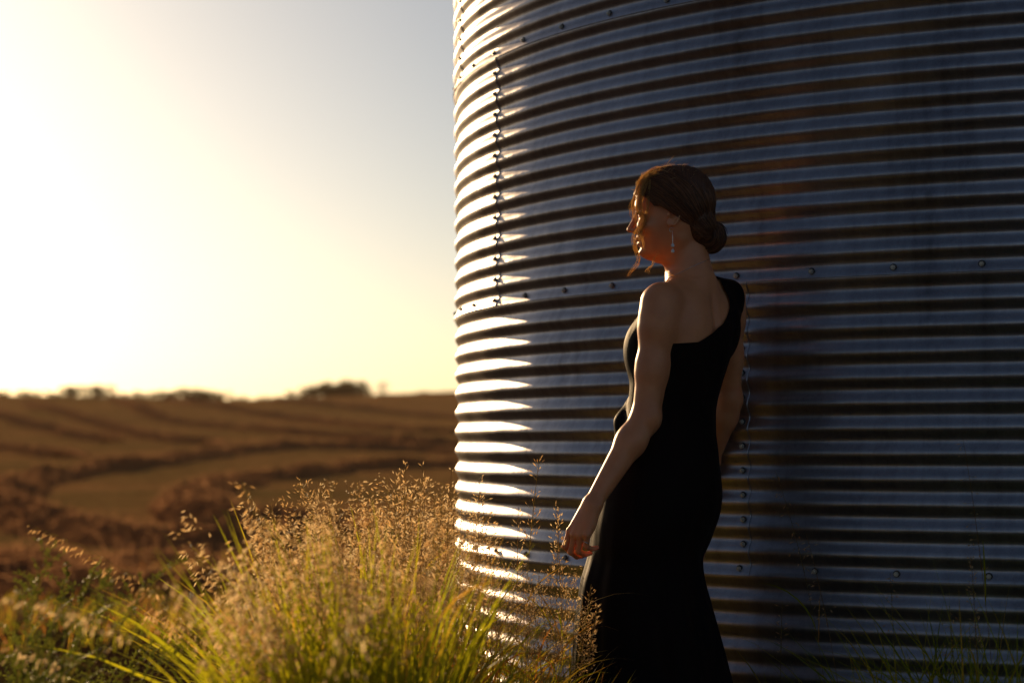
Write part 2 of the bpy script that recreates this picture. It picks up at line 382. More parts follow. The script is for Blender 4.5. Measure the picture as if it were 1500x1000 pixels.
# left, nearer, nodding brome
def lean_px(x0, k): return lambda r: np.stack([-np.clip((x0-ppx(r))/200, -.1, 1.2)*k+rng.normal(size=len(r))*.14, rng.normal(size=len(r))*.4-.1], -1)
b = Buf()
grass(b, 50, 1300, patch(440, 620, 3.9, 4.8), lean_px(620, .45), hprof([380, 450, 520, 640], [720, 680, 672, 670]), (.6, 1.0), (.6, 1.4), M=54, top=.25, spread=.06, droop=.75, sl=.015, sw=.0038, bw=.012, dry=.1, bs=.4)
grass(b, 26, 700, patch(385, 485, 3.7, 4.4), lean_px(540, .2), hprof([360, 410, 450], [830, 755, 700]), (.5, .92), (.6, 1.4), M=50, top=.28, spread=.05, droop=.8, sl=.015, sw=.0038, bw=.012, dry=.1, bs=.35)
tag(b.build('nodding_grass', MATS), 'nodding straw coloured grass heads above bright green blades left of the bin', 'grass', kind='stuff')
# main clump up to the bin
b = Buf()
grass(b, 175, 2300, patch(440, 700, 4.8, 6.3), lean_px(620, .35), hprof([440, 500, 540, 600, 650, 720], [740, 690, 675, 690, 700, 760]), (.35, .84), (.15, .7), M=66, top=.30, spread=.05, droop=.35, sl=.012, sw=.0030, bw=.009, dry=.35)
tag(b.build('upright_grass', MATS), 'dense upright golden grass with fine seed heads against the left edge of the bin', 'grass', kind='stuff')
# low growth along the foot of the bin, and beside the dress
b = Buf()
grass(b, 85, 1900, patch(650, 850, 4.75, 5.6), lambda r: rng.normal(size=(len(r), 2))*.15, hprof([650, 720, 862], [745, 780, 830]), (.38, .78), (.3, 1.0), M=50, top=.3, spread=.03, droop=.3, sl=.009, sw=.0022, bw=.007, dry=.5)
tag(b.build('bin_foot_grass', MATS), 'tangled green and rust grass at the foot of the bin left of the dress', 'grass', kind='stuff')
b = Buf()
grass(b, 0, 2600, patch(330, 1800, 4.6, 9.5), lean_l(.0), lambda r: np.interp(ppx(r), [330, 460], [.16, .42]), (.4, 1.0), bw=.007, dry=.5)
tag(b.build('short_grass', MATS), 'short rough grass covering the ground round the bin', 'grass', kind='stuff')

# single seed stalks one can point at
def stalk(px, ytop, Y, label, lean=0., bend=.5, M=46, top=.26, spread=.03, droop=.2, sl=.011, group='single seed stalks before the steel wall', leaves=2):
    r = zfix(np.array([[(px-lean*60-750)/FPX*Y, Y, 0.]])); h = at(px, ytop, Y)[2]-r[0, 2]
    root = empty('seed_stalk', r[0], label, 'grass stalk', group)
    lv = np.array([[lean+.12*rng.normal(), .1*rng.normal()]]); ln = np.array([h/math.cos(bend*.62)]); f = axisfn(r, lv, ln, np.array([bend])); one = rng.uniform(0, 1, 1)
    s = Buf(); ribbons(s, f, 1, 12, np.array([.0021]), 1, one, True, 'stem'); s.build('stem', MATS, root)
    s = Buf(); ribbons(s, lambda t: f(1-top+t*top), 1, 6, np.array([.0022]), 1, one, True, 'stem'); panicles(s, f, lv, 1, M, ln, top, np.array([spread]), np.array([droop]), sl, .0028, 2, one); s.build('seed_head', MATS, root)
    for k in range(leaves):
        s = Buf(); t = rng.uniform(.3, .62); bb = f(np.array([[t]]))[:, 0]; a = rng.uniform(0, 6.28)
        f2 = axisfn(bb, np.array([[math.cos(a), math.sin(a)]]), np.array([rng.uniform(.14, .26)]), np.array([rng.uniform(1, 2)]))
        ribbons(s, f2, 1, 7, np.array([.005]), 0, np.array([rng.uniform(.3, .9)])); s.build('leaf', MATS, root)
for a in [
 (767, 668, 5.3, 'tallest thin seed stalk left of the hand, leaning right', .25, .5),
 (738, 700, 5.35, 'bushy seed stalk in front of the sunlit corrugations', -.1, .4, 60, .3, .045, .4),
 (752, 742, 5.4, 'shorter dark seed stalk close behind the bushy one', .0, .3),
 (804, 756, 5.2, 'upright seed stalk left of the nearest pair by the hand', -.05, .25),
 (818, 738, 5.2, 'upright slim seed stalk just left of the hand', -.15, .25),
 (836, 846, 5.15, 'low seed stalk standing under the hand', .0, .3, 30, .26, .02, .2, .009, 'single seed stalks before the steel wall', 0),
 (700, 700, 5.5, 'thin seed stalk at the sunlit edge of the bin', .1, .4),
 (590, 672, 5.2, 'narrow seed spike standing tallest above the grass mass', -.05, .12, 40, .2, .012, .05),
 (628, 680, 5.2, 'narrow seed spike second from the edge of the bin', -.05, .12, 44, .2, .016, .05),
 (645, 688, 5.2, 'feathery seed spike nearest the edge of the bin', .1, .3, 44, .2, .016, .3)]: stalk(*a)
for a in [
 (1202, 690, 5.1, 'arched seed stalk in the shade a step right of the dress', -.35, .7, 30, .3, .03, .7),
 (1232, 780, 5.0, 'shaded seed stalk between the arched one and the bolts', -.2, .5, 26, .3, .03, .6),
 (1311, 838, 5.0, 'short shaded seed stalk below the middle bolt of the lowest row', .0, .3, 20, .2, .02, .6),
 (1446, 640, 5.1, 'tallest shaded seed stalk at the right, thin and bent', -.2, .5, 28, .35, .03, .6),
 (1425, 818, 4.9, 'dense shaded seed head standing in the right hand tuft', -.1, .3, 70, .3, .02, .3),
 (1394, 885, 4.9, 'low shaded seed stalk left of the right hand tuft', -.1, .4, 30, .3, .03, .6),
 (1128, 880, 5.0, 'faint thin seed stalk close to the right of the skirt', -.1, .3, 16, .2, .02, .4)]: stalk(*a, group='seed stalks in the shade of the bin')
def tuft(px, Y, h, n, label, wd=.06, dry=.1, ns=0):
    r0 = zfix(np.array([[(px-750)/FPX*Y, Y, 0.]]))[0]; b = Buf()
    rf = lambda n: zfix(r0+np.concatenate([rng.normal(size=(n, 2))*wd, np.zeros((n, 1))], -1))
    grass(b, ns, n, rf, lambda r: (r[:, :2]-r0[:2])/wd*.25+rng.normal(size=(len(r), 2))*.15, lambda r: np.full(len(r), h), (.65, 1.05), (.3, .9), M=30, sl=.009, sw=.0022, bw=.008, dry=dry)
    tag(b.build('grass_tuft', MATS), label, 'grass tuft', 'grass tufts in front of the shaded wall')
tuft(1260, 5.0, .68, 50, 'sparse grass tuft under the arched stalk')
tuft(1355, 5.0, .72, 110, 'broad leaved grass tuft below the lowest bolts')
tuft(1440, 4.9, .74, 150, 'thick grass tuft at the right with the dense seed head')
tuft(1492, 4.9, .78, 150, 'grass tuft cut by the right edge')
tuft(1215, 5.15, .56, 40, 'low thin grass tuft beside the skirt')
tuft(890, 4.75, .43, 10, 'sparse dry sprig in front of the skirt hem', .04, .9, 4)
tuft(925, 4.8, .45, 8, 'second dry sprig in front of the skirt', .03, .9, 2)

# feathery green weeds at the lower left
def weed(px, Y, h, label, lean):
    r0 = zfix(np.array([[(px-750)/FPX*Y, Y, 0.]])); root = empty('feathery_weed', r0[0], label, 'weed', 'feathery weeds in the left corner')
    nS = 5
    for k in range(nS):
        lv = np.array([[lean+rng.normal()*.3, rng.normal()*.3]]); ln = np.array([h*rng.uniform(.75, 1.05)]); f = axisfn(r0, lv, ln, np.array([rng.uniform(.5, 1.0)]))
        s = Buf(); ribbons(s, f, 1, 10, np.array([.004]), 1, np.array([.3]), True, 'stem')
        n = 26; t = np.linspace(.35, .97, n); A = f(t[None])[0]; az = rng.uniform(0, 6.28, n)
        l2 = np.stack([np.cos(az), np.sin(az)], -1)+lv
        f2 = axisfn(A, l2, (1.1-t)*.20+.02, rng.uniform(.7, 1.3, n)); ribbons(s, f2, n, 5, np.full(n, .002), 0, np.full(n, .4), False, 'stem')
        tt = rng.uniform(.1, 1, (n, 26)); P = f2(tt).reshape(-1, 3); m = len(P); d = rng.normal(size=(m, 3)); d[:, 2] += .8; d /= np.linalg.norm(d, axis=1)[:, None]
        sd = np.cross(d, rng.normal(size=(m, 3))); sd /= np.linalg.norm(sd, axis=1)[:, None]; le = rng.uniform(.006, .014, (m, 1))
        V = np.stack([P, P+d*le*.5+sd*.0018, P+d*le, P+d*le*.5-sd*.0018], 1).reshape(-1, 3); s.add(V, np.arange(m*4).reshape(-1, 4), 0, np.repeat(rng.uniform(0, 1, m), 4))
        s.build('branch', [M_weed, M_stem], root)
weed(10, 4.0, .92, 'tallest feathery weed in the left corner, leaning right', .35)
weed(-20, 3.9, .9, 'feathery weed cut off by the left edge', .3)
weed(60, 4.3, .56, 'low feathery weed right of the tallest one', .3)
weed(-25, 4.4, .74, 'feathery weed half hidden behind the tallest one', .3)
weed(105, 4.3, .40, 'lowest feathery weed, farthest right of its kind', .1)

# stubble tufts between the bin and the windrows
b = Buf(); 
def far_root(n):
    Y = rng.uniform(12, 34, n); X = rng.uniform(-.30, -.0, n)*Y+rng.uniform(-1, 3, n)*.3; return zfix(np.stack([X, Y, np.zeros(n)], -1))
grass(b, 50, 1800, far_root, lean_l(.1), lambda r: np.full(len(r), .24), (.4, 1.0), (.3, 1.), M=24, bw=.010, dry=1.0)
tag(b.build('field_stubble', MATS), 'low stubble and weeds on the field margin', 'grass', kind='stuff')

# ------------------------------------------------------------------ shrubs on the crest
def shrub_mesh(seed, nl, w_, h_):
    r = np.random.default_rng(seed); nc = 26
    cc = np.stack([r.normal(size=nc)*w_*.3, r.normal(size=nc)*w_*.3, r.uniform(.02, .66, nc)*h_], -1); cr = r.uniform(.17, .30, nc)*h_
    k = r.integers(0, nc, nl); d = r.normal(size=(nl, 3)); d /= np.linalg.norm(d, axis=1)[:, None]
    P = cc[k]+d*(cr[k]*r.uniform(.3, 1.05, nl)**.6)[:, None]; P[:, 2] = np.abs(P[:, 2])
    a = r.normal(size=(nl, 3)); a /= np.linalg.norm(a, axis=1)[:, None]; bb = np.cross(a, r.normal(size=(nl, 3))); bb /= np.linalg.norm(bb, axis=1)[:, None]
    s = r.uniform(.05, .12, (nl, 1)); V = np.stack([P-a*s, P+bb*s*.6, P+a*s, P-bb*s*.6], 1).reshape(-1, 3)
    tv = []; tq = []; 
    for c in cc:
        for j in range(5):
            an = j*2*math.pi/5; tv += [(math.cos(an)*.05, math.sin(an)*.05, -.2)]
        for j in range(5):
            an = j*2*math.pi/5; tv += [(c[0]+math.cos(an)*.015, c[1]+math.sin(an)*.015, c[2])]
        o0 = len(tv)-10; tq += [(o0+j, o0+(j+1) % 5, o0+5+(j+1) % 5, o0+5+j) for j in range(5)]
    return V, np.repeat(r.uniform(0, 1, nl), 4), np.array(tv), np.array(tq)
protos = []
for s_, nl, w_, h_ in ((1, 2200, 2.6, 2.1), (2, 1500, 3.2, 1.6), (3, 4200, 3.0, 2.4)):
    V, R, tv, tq = shrub_mesh(s_, nl, w_, h_); protos.append((V, R, tv, tq))
SH = [(5, 1, .7, 'small shrub at the far left of the crest'), (42, 1, .75, 'low shrub standing alone near the left of the crest'), (78, 1, .6, 'tiny shrub before the first pair'),
 (103, 0, 1.0, 'left shrub of the first pair on the crest'), (139, 0, 1.15, 'right and taller shrub of the first pair on the crest'), (168, 1, .85, 'low shrub just right of the first pair'), (192, 1, .6, 'lowest shrub between the first pair and the middle group'),
 (228, 1, 1.1, 'left end shrub of the middle group on the crest'), (250, 0, .85, 'second shrub of the middle group'), (280, 2, 1.0, 'tallest shrub in the middle group on the crest'), (302, 2, .85, 'fourth shrub of the middle group'), (318, 0, .8, 'right end shrub of the middle group'),
 (350, 1, .55, 'tiny shrub right of the middle group'), (385, 1, .5, 'barely visible shrub before the large group'), (436, 1, .9, 'low left end shrub of the large group'), (456, 0, 1.05, 'sparse shrub left in the large group'), (478, 0, 1.25, 'sparse shrub in the middle of the large group'), (497, 2, 1.2, 'dense dark shrub in the large group'), (516, 2, 1.3, 'dense darkest shrub at the right end of the large group'), (560, 1, .35, 'tiny shrub right of the large group'), (620, 1, .35, 'tiny shrub nearest the bin on the crest')]
meshes = {}
for px, k, s_, lab in SH:
    Yc = 262+rng.uniform(-3, 3); X = (px-750)/FPX*Yc; z = float(terr(X, Yc))
    root = empty('shrub', (X, Yc, z-.1), lab, 'shrub', 'shrubs on the crest of the hill'); root.scale = (s_*1.1, s_*1.1, s_*.85); root.rotation_euler = (0, 0, rng.uniform(0, 6.28))
    if k not in meshes:
        V, R, tv, tq = protos[k]
        o = npmesh('crown', V, np.arange(len(V)).reshape(-1, 4), mats=[M_shrub], attrs={'rnd': R}); t = npmesh('trunk', tv, tq, mats=[M_bark]); meshes[k] = (o.data, t.data)
    else:
        o = bpy.data.objects.new('crown', meshes[k][0]); C.objects.link(o); t = bpy.data.objects.new('trunk', meshes[k][1]); C.objects.link(t)
    o.parent = root; t.parent = root

# ------------------------------------------------------------------ the grain bin
BX, BY, BR, TH0 = 2.1453, 7.5118, 2.346, -1.2106
PT = .06756; AMP = .0068; DTH = .2381/2.3508
ZM = CAMZ+.4521                     # seam between the 2nd and 3rd rings seen
RINGH = PT*12
root = empty('grain_bin', (BX, BY, 0), 'round corrugated galvanised steel grain bin with bolted sheets behind the woman', 'grain bin')
def sheet(zb, a0, a1, colpad=.020):
    """one curved sheet from seam height zb to the next; its lower edge and its right edge lie on the outside"""
    za, zt = zb-.019, zb+RINGH+.016
    nz = 12*14; zs = np.linspace(za, zt, nz+1)
    na = 64; aa = np.linspace(a0-.015/BR, a1+colpad/BR, na+1)
    aa = np.concatenate([aa[:-1], [aa[-1]-.006/BR, aa[-1]-.0012/BR, aa[-1], aa[-1]]]); zs = np.concatenate([[zs[0], zs[0], zs[0]+.001], zs[1:]]); zlip = np.zeros(len(zs)); zlip[0] = 1; alip = np.zeros(len(aa)); alip[-1] = 1
    A, Z = np.meshgrid(aa, zs)
    off = .0035*np.clip((zb+.10-Z)/.12, 0, 1)+.0030*np.clip((A-(a1-.50/BR))/(.52/BR), 0, 1)**2
    r = BR+AMP*np.cos(2*np.pi*(Z-ZM+.30*PT)/PT)+off-.004*np.maximum(zlip[:, None], alip[None])
    V = np.stack([r*np.sin(A), -r*np.cos(A), Z], -1).reshape(-1, 3)
    i = np.arange(len(zs)*len(aa)).reshape(len(zs), -1)
    q = np.stack([i[:-1, :-1], i[:-1, 1:], i[1:, 1:], i[1:, :-1]], -1).reshape(-1, 4)
    o = npmesh('wall_sheet', V, q, mats=[M_galv], smooth=True); o.parent = root; return o
RINGS = [(-1, 10), (0, 5.07), (1, 0), (2, -2), (3, 4), (4, 1), (5, 7)]
for lev, si in RINGS:
    zb = ZM+(lev-1)*RINGH
    w5 = 2*math.pi/5
    for k in range(5): sheet(zb, TH0+si*DTH-w5*k, TH0+si*DTH-w5*k+w5)
# NB a sheet's right edge is at its seam: seams lie at si + 12.4*k bolts
bm = bmesh.new()
bmesh.ops.create_cone(bm, cap_ends=True, segments=6, radius1=.0072, radius2=.0066, depth=.006, matrix=Matrix.Translation((0, 0, .0045)))
bmesh.ops.create_cone(bm, cap_ends=True, segments=12, radius1=.0036, radius2=.0030, depth=.004, matrix=Matrix.Translation((0, 0, .0088)))
bm_me = bpy.data.meshes.new('bolt'); bm.to_mesh(bm_me); bm.free(); bm_me.materials.append(M_bolt)
bm = bmesh.new()
bmesh.ops.create_cone(bm, cap_ends=True, segments=20, radius1=.0104, radius2=.0090, depth=.003, matrix=Matrix.Translation((0, 0, 0.0005)))
wa_me = bpy.data.meshes.new('washer'); bm.to_mesh(wa_me); bm.free(); wa_me.materials.append(M_rubber)
def bolt(ia, z, extra):
    a = TH0+ia*DTH
    r = BR-.25*AMP+extra+.001
    o = bpy.data.objects.new('bolt', bm_me); C.objects.link(o); o.parent = root
    o.location = (r*math.sin(a), -r*math.cos(a), z)
    out = Vector((math.sin(a), -math.cos(a), 0)); o.rotation_euler = out.to_track_quat('Z', 'Y').to_euler()
    o.rotation_euler.rotate_axis('Z', random.uniform(0, 6)); o.rotation_euler.rotate_axis('X', random.uniform(-.08, .08))
    wsh = bpy.data.objects.new('washer', wa_me); C.objects.link(wsh); wsh.parent = o
for lev in (0, 1, 2):
    for i in range(-4, 10): bolt(i+random.uniform(-.02, .02), ZM+(lev-1)*RINGH, .0035)
for k in range(1, 12):
    bolt(0, ZM+k*PT, .003); bolt(5.07, ZM-RINGH+k*PT, .003)
for k in range(1, 7): bolt(-2, ZM+RINGH+k*PT, .003)
# conical roof, eave and footing (outside the picture, but really there)
def lathe(prof, n, name, m):
    a = np.linspace(0, 2*np.pi, n, endpoint=False); pr = np.array(prof)
    V = np.stack([pr[:, 0, None]*np.sin(a), -pr[:, 0, None]*np.cos(a), np.broadcast_to(pr[:, 1, None], (len(pr), n))], -1).reshape(-1, 3)
    i = np.arange(len(pr)*n).reshape(len(pr), n); j = np.roll(i, -1, 1)
    q = np.stack([i[:-1], j[:-1], j[1:], i[1:]], -1).reshape(-1, 4)
    o = npmesh(name, V, q, mats=[m], smooth=False); o.parent = root; return o
ztop = ZM+(RINGS[-1][0])*RINGH
lathe([(BR+.10, ztop-.05), (BR+.09, ztop+.0), (.45, ztop+1.15), (.45, ztop+1.3), (.02, ztop+1.42)], 40, 'roof', M_galv)
lathe([(BR+.16, -.3), (BR+.16, -.10), (BR-.1, -.095)], 80, 'footing', M_conc)

# ------------------------------------------------------------------ distance field modelling for the figure
class Field:
    def __init__(s, lo, hi, h):
        s.lo = np.array(lo, float); s.h = h; s.n = np.ceil((np.array(hi)-s.lo)/h).astype(int)+1; s.D = np.full(s.n, .05, np.float32)
    def add(s, fn, lo, hi, k=.01, op='u'):
        pad = k+2*s.h; a = np.maximum(((np.array(lo)-pad-s.lo)/s.h).astype(int), 0); b = np.minimum(((np.array(hi)+pad-s.lo)/s.h).astype(int)+2, s.n)
        if (b <= a).any(): return
        ax = [s.lo[i]+s.h*np.arange(a[i], b[i]) for i in range(3)]
        P = np.stack(np.meshgrid(*ax, indexing='ij'), -1).reshape(-1, 3).astype(np.float32)
        d = fn(P).reshape(tuple(b-a)).astype(np.float32); sl = tuple(slice(a[i], b[i]) for i in range(3)); c = s.D[sl]
        if op == 'u':
            h = np.clip(.5+.5*(c-d)/k, 0, 1); s.D[sl] = c*(1-h)+d*h-k*h*(1-h)
        else:                                    # smooth cut
            d = -d; h = np.clip(.5-.5*(c-d)/k, 0, 1); s.D[sl] = c*(1-h)+d*h+k*h*(1-h)
    def cap(s, a, b_, ra, rb, k=.01, op='u', fl=None):
        a = np.array(a, float); b_ = np.array(b_, float)
        r = max(ra, rb)*(1 if fl is None else 1.0)
        s.add(lambda P: capf(P, a, b_, ra, rb), np.minimum(a, b_)-r, np.maximum(a, b_)+r, k, op)
    def ell(s, c, R, ax=None, k=.01, op='u'):
        c = np.array(c, float); R = np.array(R, float); ax = np.eye(3) if ax is None else np.array(ax, float)
        m = R.max(); s.add(lambda P: ellf(P, c, R, ax), c-m, c+m, k, op)
    def mesh(s):
        D = s.D; neg = D < 0
        S = [neg[i:D.shape[0]-1+i, j:D.shape[1]-1+j, k:D.shape[2]-1+k] for i in (0, 1) for j in (0, 1) for k in (0, 1)]
        anyn = S[0].copy(); alln = S[0].copy()
        for q in S[1:]: anyn |= q; alln &= q
        act = np.argwhere(anyn & ~alln); cid = np.full(anyn.shape, -1, np.int32); cid[tuple(act.T)] = np.arange(len(act))
        acc = np.zeros((len(act), 3)); cnt = np.zeros(len(act))
        cor = [(i, j, k) for i in (0, 1) for j in (0, 1) for k in (0, 1)]
        val = {c: D[act[:, 0]+c[0], act[:, 1]+c[1], act[:, 2]+c[2]].astype(float) for c in cor}
        for c in cor:
            for ax in range(3):
                if c[ax] == 0:
                    e = list(c); e[ax] = 1; e = tuple(e); x, y = val[c], val[e]; m = (x < 0) != (y < 0)
                    t = x[m]/(x[m]-y[m]); p = np.tile(np.array(c, float), (m.sum(), 1)); p[:, ax] += t; acc[m] += p; cnt[m] += 1
        V = (act+acc/cnt[:, None])*s.h+s.lo; Q = []
        for ax in range(3):
            u, v = [(1, 2), (2, 0), (0, 1)][ax]
            sl0 = [slice(None)]*3; sl1 = [slice(None)]*3; sl0[ax] = slice(0, -1); sl1[ax] = slice(1, None)
            x = neg[tuple(sl0)]; y = neg[tuple(sl1)]; E = np.argwhere(x != y)
            ok = (E[:, u] > 0) & (E[:, v] > 0) & (E[:, u] < D.shape[u]-1) & (E[:, v] < D.shape[v]-1); E = E[ok]
            fl = x[tuple(E.T)]
            def cc(du, dv):
                I = E.copy(); I[:, u] -= du; I[:, v] -= dv; return cid[tuple(I.T)]
            q = np.stack([cc(1, 1), cc(0, 1), cc(0, 0), cc(1, 0)], -1); q[~fl] = q[~fl][:, ::-1]; Q.append(q)
        return V, np.vstack(Q)
def capf(P, a, b, ra, rb):
    ba = b-a; h = np.clip(((P-a)@ba)/(ba@ba), 0, 1); return np.linalg.norm(P-a-h[:, None]*ba, axis=1)-(ra+(rb-ra)*h)
def ellf(P, c, R, ax):
    q = (P-c)@ax.T; k0 = np.linalg.norm(q/R, axis=1); k1 = np.linalg.norm(q/R**2, axis=1)+1e-9; return k0*(k0-1)/k1
def relax(V, Q, it=1, lam=.4):
    for _ in range(it):
        acc = np.zeros_like(V); cnt = np.zeros(len(V))
        for i in range(4):
            a, b_ = Q[:, i], Q[:, (i+1) % 4]
            np.add.at(acc, a, V[b_]); np.add.at(cnt, a, 1)
        V = V+lam*(acc/np.maximum(cnt, 1)[:, None]-V)
    return V
def clip_mesh(V, Q, s):
    """keep the side where s <= 0, cutting faces exactly on the line"""
    allin = (s[Q] <= 0).all(1); part = ~allin & (s[Q] <= 0).any(1)
    T = []; nv = list(V); cache = {}
    for q in Q[part]:
        poly = []
        for i in range(4):
            a, b_ = int(q[i]), int(q[(i+1) % 4])
            if s[a] <= 0: poly.append(a)
            if (s[a] <= 0) != (s[b_] <= 0):
                key = (min(a, b_), max(a, b_))
                if key not in cache:
                    t = s[a]/(s[a]-s[b_]); nv.append(V[a]+(V[b_]-V[a])*t); cache[key] = len(nv)-1
                poly.append(cache[key])
        for i in range(1, len(poly)-1): T.append((poly[0], poly[i], poly[i+1]))
    Qk = Q[allin]; T = np.array(T).reshape(-1, 3).astype(int); V2 = np.array(nv)
    used = np.zeros(len(V2), bool); used[Qk.ravel()] = True; used[T.ravel()] = True; mp = np.cumsum(used)-1
    return V2[used], mp[Qk], mp[T]

# ---- frames of the figure
TH = rad(37); F = np.array([-math.cos(TH), math.sin(TH), 0]); LF = np.array([-F[1], F[0], 0.])   # forward, her left
YB = 5.23
def ctr(px, py, Y=YB): return at(px, py, Y)
# torso slices: pixel row, centre x, half width, half depth
TS = [(414, 1014, .050, .045), (424, 1014, .095, .055), (440, 1010, .148, .072), (480, 1004, .150, .094), (520, 999, .141, .100), (560, 991, .129, .094), (600, 984, .121, .088), (640, 978, .126, .092),
      (680, 974, .149, .106), (720, 971, .168, .122), (760, 967, .170, .118), (800, 962, .160, .10), (830, 960, .12, .08)]
tz = np.array([zpix(r[0]) for r in TS])[::-1]; tc = np.array([ctr(r[1], r[0])[:2] for r in TS])[::-1]; ta = np.array([r[2] for r in TS])[::-1]; tb = np.array([r[3] for r in TS])[::-1]
def smooth_interp(z, xp, fp):
    k = (z-.012, z, z+.012); return sum(np.interp(q, xp, fp) for q in k)/3
def torso(P, inf=0.):
    z = P[:, 2]; cx = smooth_interp(z, tz, tc[:, 0]); cy = smooth_interp(z, tz, tc[:, 1]); a = smooth_interp(z, tz, ta); b_ = smooth_interp(z, tz, tb)
    dx = P[:, 0]-cx; dy = P[:, 1]-cy; l = dx*LF[0]+dy*LF[1]; f = dx*F[0]+dy*F[1]
    # shallow furrow down the spine, shoulder blades either side
    back = f < 0
    e = 2.35; r = (np.abs(l/a)**e+np.abs(f/b_)**e)**(1/e)
    d = (r-1)*np.minimum(a, b_)*.9
    up = np.clip((z-1.02)/.1, 0, 1)
    d = d+back*np.where(inf > 0, .25, 1)*up*(.007*np.exp(-(l/.014)**2)-.004*np.exp(-((np.abs(l)-.065)/.035)**2)*np.exp(-((z-1.32)/.05)**2))
    d = np.maximum(d, np.maximum(z-tz[-1], tz[0]-z))
    return d-inf
tlo = np.array([tc[:, 0].min()-.2, tc[:, 1].min()-.2, tz[0]]); thi = np.array([tc[:, 0].max()+.2, tc[:, 1].max()+.2, tz[-1]])
shL = at(967, 441, 5.11); elL = at(945, 612, 5.10); wrL = at(868, 738, 5.03)
shR = at(1067, 436, 5.38); elR = at(1067, 586, 5.47); wrR = at(1043, 672, 5.535)
neck0 = at(1012, 424, 5.24); neck1 = at(999, 352, 5.24)
chest = lambda py, l, f: ctr(*{510: (1000, 510)}.get(py, (1000, py)))+LF*l+F*f
brL = chest(512, .070, .066); brR = chest(512, -.070, .066)
latR = at(1016, 478, YB)-LF*.118-F*.004

# ---- hand builder: W wrist, d towards the fingers, n out of the palm, ac index -> little finger
def hand(fd, W, d, n, flex, mirror=1):
    d = d/np.linalg.norm(d); n = n-d*(n@d); n /= np.linalg.norm(n); ac = np.cross(n, d)*mirror
    offs = [-.0285, -.0095, .0095, .027]; along = [.082, .086, .081, .073]
    Ln = [(.040, .024, .018), (.044, .027, .019), (.040, .025, .019), (.031, .019, .017)]
    tips = []
    for j in range(4):
        K = W+d*along[j]+ac*offs[j]-n*(.002+.003*(j in (1, 2)))
        fd.cap(W+ac*offs[j]*.45, K, .0155, .0098, .012)
    fd.ell(W+d*.05+n*.006, (.031, .034, .012), [ac, d, n], .012)
    fd.cap(W+d*.018-ac*.012+n*.006, W+d*.05-ac*.026+n*.012, .013, .0115, .010)
    for j in range(4):
        K = W+d*along[j]+ac*offs[j]-n*.003; p = K; fl = flex[j]; r = [.0090, .0080, .0071, .0060]
        if j == 3: r = [q*.88 for q in r]
        fd.ell(K-n*.001, (.0098, .0105, .0095), [ac, d, n], .004)
        for s_ in range(3):
            th = rad(fl[s_]); q = p+(d*math.cos(th)+n*math.sin(th))*Ln[j][s_]+ac*.0008*(j-1.5)
            fd.cap(p, q, r[s_], r[s_+1], .0028); p = q
        tips.append((p, d*math.cos(rad(fl[2]))+n*math.sin(rad(fl[2])), -d*math.sin(rad(fl[2]))*-1-n*math.cos(rad(fl[2]))))
    t0 = W+d*.036-ac*.024+n*.012; t1 = W+d*.066-ac*.034+n*.026; t2 = t1+d*.026+ac*.006+n*.010
    fd.cap(t0, t1, .0115, .0098, .006); fd.cap(t1, t2, .0094, .0072, .003)
    return tips, ac

body = Field((.02, 4.80, -.03), (.86, 5.80, 1.78), .0026)
body.add(lambda P: torso(P), tlo, thi, .02)
for bb in (brL, brR): body.ell(bb, (.05, .046, .062), [LF, F, [0, 0, 1]], .04)
body.ell(latR, (.052, .046, .075), [LF, F, [0, 0, 1]], .03)
# trapezius, shoulders, neck
body.cap(neck0+[0, 0, .015], shL+[.004, .01, .004], .032, .036, .035); body.cap(neck0+[0, 0, .015], shR+[0, 0, .006], .032, .034, .035)
body.cap(neck0+[0, 0, -.02], neck1, .053, .048, .03); body.cap(neck0+F*-.01+[0, 0, .01], neck1-[0, 0, .0]+[.012, 0, 0], .05, .044, .03)
body.cap(neck0+F*.062+LF*.015+[0, 0, -.012], shL+F*.022+[0, 0, .004], .009, .011, .02)   # collar bones
body.cap(neck0+F*.062-LF*.015+[0, 0, -.012], shR+F*.022+[0, 0, .004], .009, .011, .02)
body.cap(neck0+F*.066+[0, 0, -.005], neck1+[-.01, -.052, .0], .010, .012, .02)            # neck muscle
def arm(sh, el, wr, k=.02):
    u = (el-sh)/np.linalg.norm(el-sh); 
    body.cap(sh, sh+(el-sh)*.22, .041, .043, .03); body.cap(sh+(el-sh)*.15, sh+(el-sh)*.6, .041, .037, .02)
    body.cap(sh+(el-sh)*.55, el, .0372, .0325, .02); body.cap(el, el+(wr-el)*.28, .0330, .0360, .02)
    body.cap(el+(wr-el)*.26, wr, .0355, .0212, .02)
    body.ell(el+(sh-el)*.02+np.array([.007, -.008, 0]), (.024, .024, .03), None, .02)
arm(shL, elL, wrL); arm(shR, elR, wrR)
kn = at(848, 783, 5.03); dL = kn-wrL
tipsL, acL = hand(body, wrL, dL, np.array([.74, .67, 0]), [(10, 72, 98), (16, 80, 108), (22, 86, 116), (28, 90, 120)], mirror=-1)
tipsR, acR = hand(body, wrR, np.array([-.75, .10, -.5]), np.array([.6, .7, .2]), [(15, 25, 35)]*4, mirror=1)
